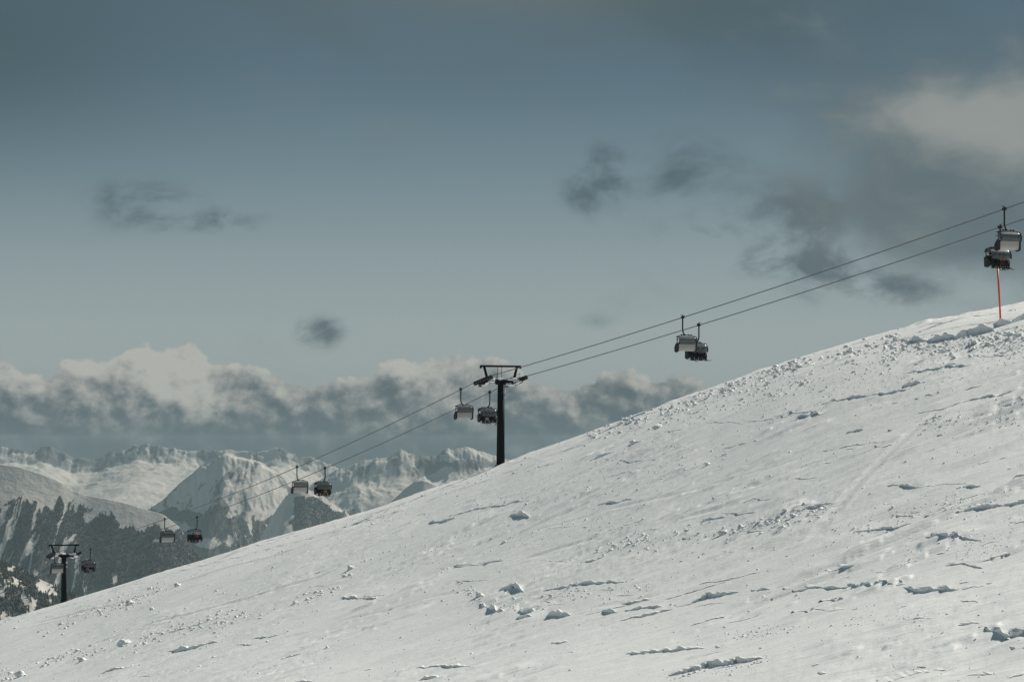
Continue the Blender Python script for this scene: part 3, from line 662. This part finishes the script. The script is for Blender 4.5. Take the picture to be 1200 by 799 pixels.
# ------------------------------------------------------------------ towers (local: x across the line, y downhill, z=0 at the rope)
def slope_at(s): return (rope_z(s + 1.5) - rope_z(s - 1.5)) / 3
def make_tower(s, bury, label):
    p = T1 + LD * s; zr = rope_z(s); X, Y = p.x, p.y
    root = empty('lift_tower', (X, Y, zr), math.atan2(-LD.x, LD.y)); tag(root, label, 'lift tower', 'towers of the chairlift')
    zg = float(gz(X, Y)[0]) - zr - bury
    m = MB(); n = 12
    m.tube([(0, 0, zg), (0, 0, -.55)], [.60, .40], n); m.build('pole', M_STEEL, root, True)
    m = MB().tube([(0, 0, zg + bury - .3), (0, 0, zg + bury + .05)], .74, 16); m.build('base_flange', M_STEEL, root)
    m = MB(); m.box((0, 0, -.42), (5.0, .52, .46), bev=.05); m.box((0, 0, -.50), (1.3, .75, .7), bev=.06); m.build('crossarm', M_STEEL, root)
    m = MB().box((0, 0, 1.62), (6.1, .30, .26), bev=.03); g = m.build('gantry_beam', M_STEEL, root)
    for k in (-1, 1): MB().box((k * 2.95, 0, 1.46), (.18, .36, .30), bev=.03).build('end_hook', M_STEEL, g)
    for k in (-1, 1): MB().tube([(k * 1.95, 0, -.22), (k * 2.45, 0, 1.55)], .19, 6).build('strut', M_STEEL, root)
    for x in (-.30, .30): MB().tube([(x, .3, -.1), (x, .3, 1.5)], .035, 6).build('ladder_rail', M_STEEL, root)
    ld = MB()
    for z in np.arange(zg + bury + 1.2, -.9, .42): ld.box((0.06, -.66 + .16 * (z + .55) / zg * 0, z), (.34, .03, .035))
    for x in (-.12, .24): ld.box((x, -.66, (zg + bury + .8 - .9) / 2), (.035, .035, abs(zg + bury + .8 + .9)))
    for z in np.linspace(zg + bury + 1.4, -1.2, 5): ld.box((.06, -.53, z), (.04, .28, .04))
    ld.build('ladder', M_STEEL, root)
    MB().box((.38, -.52, -1.75), (.34, .04, .42), bev=.01).build('number_plate', M_PLATE, root)
    MB().box((.36, -.52, -2.6), (.28, .04, .30), bev=.01).build('number_plate', M_PLATE, root)
    sl = slope_at(s); rot = Matrix.Rotation(math.atan(sl), 3, 'X')
    for k in (-1, 1):
        tr = MB(); tr.box((k * HG, 0, -.42), (.12, 5.5, .14), rot, .03); tr.box((k * HG, 0, -.62), (.22, 2.6, .30), rot, .04)
        t = tr.build('sheave_train', M_STEEL, root)
        for i in range(8):
            y0 = -2.45 + i * .70; c = Vector((k * HG, y0, -.06 - .225)); c = Vector((k * HG, 0, -.285)) + rot @ Vector((0, y0, 0))
            MB().tube([c + Vector((-.16, 0, 0)), c + Vector((.16, 0, 0))], .29, 14).build('sheave_wheel', M_BLACK, t, True)
        cw = MB(); kx = k * (HG - .62); cw.box((kx, 0, -.72), (.55, 5.0, .06), rot)
        for yy in (-2.4, -1.2, 0, 1.2, 2.4):
            c = rot @ Vector((0, yy, 0)) + Vector((kx - k * .27, 0, -.72)); cw.tube([c, c + Vector((0, 0, .95))], .025, 6)
        for zz in (.5, .95):
            cw.tube([rot @ Vector((0, -2.4, 0)) + Vector((kx - k * .27, 0, zz - .72)), rot @ Vector((0, 2.4, 0)) + Vector((kx - k * .27, 0, zz - .72))], .022, 6)
        cw.build('catwalk', M_STEEL, root)
        # snow left lying on arm and catwalk
        for j, (cx, cy, cz, sx_, sy_, sz_) in enumerate(((k * 1.7, -.15, -.12, .85, .34, .22), (kx, -1.3, -.62, .34, 1.0, .22), (kx, 1.2, -.62, .36, 1.0, .24), (k * 2.2, -.4, -.52, .42, .5, .30))):
            V = lump(I2, j * 3.3 + k + s, .4) * [sx_, sy_, sz_]; off = rot @ Vector((0, cy, 0))
            V = V + np.array([cx, off.y, cz + (off.z if j in (1, 2) else 0)])
            link('snow_cap', np_mesh('snow_cap', V, I2f), M_SNOW, root)
    V = lump(I2, 2.2 + s, .4) * [.55, .5, .2] + np.array([-.2, 0, -.1]); link('snow_cap', np_mesh('snow_cap', V, I2f), M_SNOW, root)
    return root
make_tower(0.0, 1.2, 'tall dark steel tower standing on the snow crest amid the slope')
make_tower(193.2, 1.2, 'far smaller looking tower low on the slope before the dark forest')

# ------------------------------------------------------------------ chairs (origin at the grip, +y is the way it faces)
XC = .48; HW = 1.22
def arc(pts, n=5):
    """Catmull-Rom through points"""
    P = [Vector(p) for p in pts]; P = [P[0] * 2 - P[1]] + P + [P[-1] * 2 - P[-2]]; R = []
    for i in range(1, len(P) - 2):
        for k in range(n):
            t = k / n; a, b_, c, d = P[i - 1], P[i], P[i + 1], P[i + 2]
            R.append(.5 * ((2 * b_) + (c - a) * t + (2 * a - 5 * b_ + 4 * c - d) * t * t + (3 * b_ - a - 3 * c + d) * t ** 3))
    R.append(P[-2]); return R
def shell(prof_, th=.03):
    R = [Vector((0, p[0], p[1])) for p in prof_]; R = arc(R, 4); inner = []
    for i, p in enumerate(R):
        t = (R[min(i + 1, len(R) - 1)] - R[max(i - 1, 0)]).normalized(); nrm = Vector((0, -t.z, t.y)); inner.append(p + nrm * th)
    return [(p.y, p.z) for p in R] + [(p.y, p.z) for p in reversed(inner)]
def chair_parts(kind):
    P = []
    def add(name, mb, mat, smooth=False): P.append((name, mb.mesh(name, smooth), mat))
    m = MB(); m.box((0, 0, -.02), (.20, .62, .20), bev=.04); m.box((.03, .06, .20), (.09, .16, .26), bev=.02); m.box((0, .26, .10), (.14, .10, .14), bev=.02)
    m.tube([(-.13, -.2, .13), (.13, -.2, .13)], .09, 10); m.tube([(0, .12, .22), (-.06, .38, .34)], .03, 6); add('grip', m, M_FRAME)
    m = MB().tube(arc([(0, 0, -.05), (.0, 0, -.7), (.0, 0, -1.35), (.06, 0, -1.7), (.22, 0, -1.95), (XC, 0, -2.06)], 4), .085, 8); add('hanger', m, M_FRAME, True)
    m = MB().tube(arc([(XC - HW, -.02, -3.55), (XC - HW, -.02, -2.62), (XC - HW + .05, 0, -2.32), (XC - HW + .30, 0, -2.12), (XC - .5, 0, -2.07), (XC, 0, -2.06), (XC + .5, 0, -2.07), (XC + HW - .30, 0, -2.12), (XC + HW - .05, 0, -2.32), (XC + HW, -.02, -2.62), (XC + HW, -.02, -3.55)], 3), .052, 8)
    add('carrier_frame', m, M_FRAME, True)
    for x in (-.62, -.30, .30, .62): add('damper', MB().box((XC + x, 0, -2.05), (.20, .16, .17), bev=.03), M_BLACK)
    for k in (-1, 1):
        m = MB(); m.sweep([(-.30, -3.05), (.10, -2.95), (.46, -3.30), (.58, -3.56), (.54, -3.96), (.20, -4.10), (-.26, -3.98)], XC + k * HW - .07, XC + k * HW + .07, close=True); add('side_arm', m, M_BLACK)
    m = MB()
    for i in range(4): m.box((XC + (i - 1.5) * .575, .22, -3.70), (.555, .52, .13), bev=.035)
    add('seat', m, M_PAD)
    m = MB()
    for i in range(4): m.box((XC + (i - 1.5) * .575, -.06, -3.28), (.555, .11, .74), Matrix.Rotation(.12, 3, 'X'), .035)
    add('backrest', m, M_PAD)
    m = MB().sweep([(-.17, -2.86), (-.21, -3.2), (-.19, -3.62), (-.10, -3.86), (.05, -3.93), (.06, -3.86), (-.05, -3.79), (-.13, -3.6), (-.15, -3.2), (-.12, -2.86)], XC - HW + .06, XC + HW - .06, close=True); add('back_shell', m, M_SHELL, False)
    if kind == 'empty':
        pr = [(.30, -2.24), (-.05, -2.20), (-.34, -2.34), (-.50, -2.62), (-.52, -2.90), (-.42, -3.14)]
        bar = [(XC - HW + .1, -.05, -2.6), (XC - HW + .1, .55, -2.55), (XC + HW - .1, .55, -2.55), (XC + HW - .1, -.05, -2.6)]; ft = None
    elif kind == 'closed':
        pr = [(-.30, -2.55), (-.14, -2.28), (.20, -2.17), (.58, -2.32), (.82, -2.58), (.93, -2.90), (.90, -3.26)]
        bar = [(XC - HW + .1, -.05, -3.05), (XC - HW + .1, .62, -3.30), (XC + HW - .1, .62, -3.30), (XC + HW - .1, -.05, -3.05)]; ft = -4.24
    else:
        pr = [(.02, -2.18), (-.20, -2.20), (-.40, -2.30), (-.52, -2.44)]
        bar = [(XC - HW + .1, -.05, -3.05), (XC - HW + .1, .62, -3.30), (XC + HW - .1, .62, -3.30), (XC + HW - .1, -.05, -3.05)]; ft = -4.24
    pr = [(a, z) for a, z in pr]
    m = MB().sweep(shell(pr), XC - HW + .04, XC + HW - .04, 10, .10, True); add('bubble', m, M_BUB, True)
    m = MB().tube(arc([(XC - HW + .03, y_, z_) for y_, z_ in pr], 3), .05, 6); add('bubble_rim', m, M_BLACK, True)
    m = MB().tube(arc([(XC + HW - .03, y_, z_) for y_, z_ in pr], 3), .05, 6); add('bubble_rim', m, M_BLACK, True)
    m = MB(); m.tube(bar, .03, 6)
    if ft:
        for i in range(4):
            x = XC + (i - 1.5) * .575; m.tube([(x, .62, -3.30), (x, .74, -3.7), (x, .80, ft)], .022, 6); m.tube([(x - .2, .80, ft), (x + .2, .80, ft)], .025, 6)
    add('safety_bar', m, M_FRAME)
    return P
PARTS = {k: chair_parts(k) for k in ('empty', 'closed', 'open')}
RZ = math.atan2(-LD.x, LD.y)
def s_for_px(px, side):
    r = (px - 600) / F; o = T1 + LP * (HG * side); return (o.x - r * o.y) / (r * LD.y - LD.x)
CHAIRS = []
def chair(px, side, kind, label, grp):
    s = s_for_px(px, side); p = line_pt(s, side); rz = RZ + (0 if side < 0 else math.pi)
    root = empty('lift_chair', (p.x, p.y, rope_z(s)), rz); tag(root, label, 'lift chair', grp)
    for nm, me, mt in PARTS[kind]: link(nm, me, mt, root)
    CHAIRS.append(root); return root
GE = 'empty chairs riding down the lift'; GF = 'occupied chairs riding up the lift'
chair(1177, -1, 'empty', 'empty grey bubble chair overhead beside the red marker pole', GE)
chair(800, -1, 'empty', 'empty silver bubble chair uphill of the tall tower, in open sky', GE)
chair(540, -1, 'empty', 'empty grey bubble chair hanging right next to the tall tower', GE)
chair(348, -1, 'empty', 'empty grey bubble chair before the pale snowy mountains', GE)
chair(193, -1, 'empty', 'empty grey bubble chair before the forested mountain foot', GE)
chair(64, -1, 'empty', 'empty chair hanging behind the pole of the far lower tower', GE)
c1 = chair(1172, 1, 'closed', 'chair of skiers under closed bubble behind the red marker pole', GF)
c2 = chair(819, 1, 'closed', 'chair of dark dressed skiers under closed bubble in open sky', GF)
c3 = chair(574, 1, 'closed', 'chair of skiers under closed bubble beside the tall tower pole', GF)
c4 = chair(381, 1, 'closed', 'chair with a skier in yellow trousers before the snowy mountains', GF)
c5 = chair(231, 1, 'open', 'open chair without lowered bubble carrying three skiers', GF)
c6 = chair(106, 1, 'closed', 'chair of skiers just uphill of the far lower tower', GF)

# ------------------------------------------------------------------ skiers
def body_mesh(lean=0., arm=0.):
    import bmesh
    J = {'pel': ((0, .13, .13), .165, None), 'bel': ((0, .09, .32), .165, 'pel'), 'che': ((0, .07 + lean, .50), .185, 'bel'), 'nek': ((0, .09 + lean, .645), .075, 'che'),
         'hea': ((0, .115 + lean, .75), .10, 'nek'), 'top': ((0, .11 + lean, .84), .085, 'hea')}
    for k, n_ in ((-1, 'l'), (1, 'r')):
        J['sh' + n_] = ((k * .19, .07 + lean, .55), .085, 'che'); J['el' + n_] = ((k * .255, .17 + lean * .5, .31), .065, 'sh' + n_)
        J['wr' + n_] = ((k * .17, .40, .27 + arm * (k > 0)), .048, 'el' + n_); J['ha' + n_] = ((k * .13, .50, .28 + arm * (k > 0)), .055, 'wr' + n_)
        J['hi' + n_] = ((k * .10, .17, .11), .11, 'pel'); J['kn' + n_] = ((k * .12, .55, .13), .085, 'hi' + n_); J['an' + n_] = ((k * .12, .66, -.26), .07, 'kn' + n_)
    bm = bmesh.new(); lay = bm.verts.layers.skin.verify(); vs = {}
    for k, (co, r, par) in J.items():
        v = bm.verts.new(co); v[lay].radius = (r, r); v[lay].use_root = (k == 'pel'); vs[k] = v
        if par: bm.edges.new((vs[par], v))
    me = bpy.data.meshes.new('skeleton'); bm.to_mesh(me); bm.free()
    ob = bpy.data.objects.new('skeleton', me); COL.objects.link(ob)
    ob.modifiers.new('skin', 'SKIN').use_smooth_shade = True; sb = ob.modifiers.new('sub', 'SUBSURF'); sb.levels = 1; sb.render_levels = 1
    dg = bpy.context.evaluated_depsgraph_get(); dg.update()
    res = bpy.data.meshes.new_from_object(ob.evaluated_get(dg)); bpy.data.objects.remove(ob)
    res.materials.clear()
    for _ in range(4): res.materials.append(None)
    for p in res.polygons:
        c = p.center; p.use_smooth = True
        p.material_index = 2 if c.z > .655 else 3 if (c.y > .43 and c.z > .215) else 1 if c.z < .20 else 0
    return res
BODIES = [body_mesh(0, 0), body_mesh(.06, .02), body_mesh(-.01, .05)]
m = MB()
V, Fq = I2 * [.125, .145, .135], I2f
m.add([tuple(v) for v in V if True], [tuple(f) for f in Fq]); HELM = m.mesh('helmet', True)
GOG = MB().tube(arc([(-.115, .03, 0), (-.075, .115, 0), (0, .142, 0), (.075, .115, 0), (.115, .03, 0)], 3), .038, 6).mesh('goggles', True)
BOOT = MB(); BOOT.sweep([(-.09, .20), (.06, .20), (.09, .02), (.20, -.04), (.21, -.13), (-.10, -.13)], -.055, .055, close=True); BOOT = BOOT.mesh('ski_boot')
SKI = MB().sweep([(-.78, .0), (.72, .0), (.86, .03), (.93, .09), (.93, .115), (.86, .06), (.72, .034), (-.78, .034)], -.055, .055, close=True).mesh('ski')
def cm(name, c, r=.7): return mat_simple(name, c, r, var=.18)
JK = {'black': cm('black_jacket', (.012, .013, .016)), 'navy': cm('navy_jacket', (.02, .03, .06)), 'red': cm('red_jacket', (.40, .03, .03)), 'grey': cm('grey_jacket', (.16, .17, .18)), 'brown': cm('brown_jacket', (.10, .06, .05)), 'teal': cm('teal_jacket', (.03, .09, .10)),
      'white': cm('white_trousers', (.62, .62, .62)), 'yellow': cm('yellow_trousers', (.55, .50, .05)), 'maroon': cm('maroon_trousers', (.16, .03, .04)), 'tan': cm('tan_trousers', (.38, .28, .20))}
M_SKIN = cm('skin', (.50, .32, .24), .6); M_GLOVE = cm('black_glove', (.015, .015, .016)); M_GOG = mat_simple('goggle_lens', (.02, .025, .03), .15, 0, .8)
M_HEL = [cm('black_helmet', (.02, .02, .022), .35), cm('white_helmet', (.6, .6, .6), .35), cm('grey_helmet', (.12, .13, .14), .35)]
M_SKI = [cm('dark_ski', (.02, .02, .025), .4), cm('white_ski', (.65, .65, .65), .4), cm('grey_ski', (.2, .2, .2), .4)]
def skier(ch, seat, jk, tr, where, k):
    t = ch.matrix_world if False else Matrix.Translation(ch.location) @ Matrix.Rotation(ch.rotation_euler.z, 4, 'Z')
    o = bpy.data.objects.new('person', BODIES[k % 3]); COL.objects.link(o)
    o.location = t @ Vector((XC + (seat - 1.5) * .575, .03, -3.645)); o.rotation_euler = (0, 0, ch.rotation_euler.z); o.scale = (1.12, 1.12, 1.14)
    for i, mt in enumerate((JK[jk], JK[tr], M_SKIN, M_GLOVE)): o.material_slots[i].link = 'OBJECT'; o.material_slots[i].material = mt
    lean = (0, .06, -.01)[k % 3]
    def sub(nm, me, mt, loc, rot=(0, 0, 0), par=o):
        c = bpy.data.objects.new(nm, me); COL.objects.link(c); c.parent = par; c.location = loc; c.rotation_euler = rot
        if not me.materials: me.materials.append(None)
        c.material_slots[0].link = 'OBJECT'; c.material_slots[0].material = mt; return c
    h_ = sub('helmet', HELM, M_HEL[(k * 2) % 3], (0, .105 + lean, .815)); sub('goggles', GOG, M_GOG, (0, .105 + lean, .775))
    for sx in (-1, 1):
        b_ = sub('ski_boot', BOOT, M_GLOVE, (sx * .12, .665, -.345)); sub('ski', SKI, M_SKI[(k * 5 + 1) % 3 if k % 2 else 0], (0, .02, -.155), (random.uniform(-.30, .02), 0, random.uniform(-.10, .10)), b_)
    tag(o, f'skier in {jk} jacket and {tr} trousers sitting on {where}', 'person', 'skiers riding the chairs')
plan = [(c1, 'the chair behind the red pole', [('red', 'black'), ('black', 'maroon'), ('navy', 'black'), ('black', 'black')]),
        (c2, 'the bubble chair in open sky', [('black', 'black'), ('navy', 'black'), ('grey', 'black'), ('black', 'navy')]),
        (c3, 'the chair beside the tall tower', [('black', 'black'), ('navy', 'black'), ('black', 'white'), ('grey', 'black')]),
        (c4, 'the chair before snowy mountains', [('brown', 'black'), ('black', 'yellow'), ('navy', 'maroon'), ('black', 'black')]),
        (c5, 'the open chair', [None, ('red', 'black'), ('black', 'black'), ('navy', 'black')]),
        (c6, 'the chair near the far tower', [('navy', 'black'), None, ('grey', 'tan'), ('black', 'black')])]
for ci_, (c, wh, L) in enumerate(plan):
    for i, pr in enumerate(L):
        if pr: skier(c, i, pr[0], pr[1], wh, i + ci_)

# ------------------------------------------------------------------ red marker pole
X, Y = hit(1172.5, 372.5); X = float(X); Y = float(Y); zb = float(gz(X, Y)[0])
tp = empty('marker_pole', (X, Y, zb)); tag(tp, 'slim orange red marker pole planted on the upper snow ledge', 'marker pole')
hp = 62 / F * Y
MB().tube([(0.02, 0, -.5), (-.055 * hp * .5, 0, hp * .5), (-.055 * hp, 0, hp * .97)], [.09, .085, .075], 10).build('shaft', M_RED, tp, True)
MB().tube([(-.055 * hp, 0, hp * .968), (-.056 * hp, 0, hp)], [.085, .07], 10).build('cap', M_BLACK, tp, True)
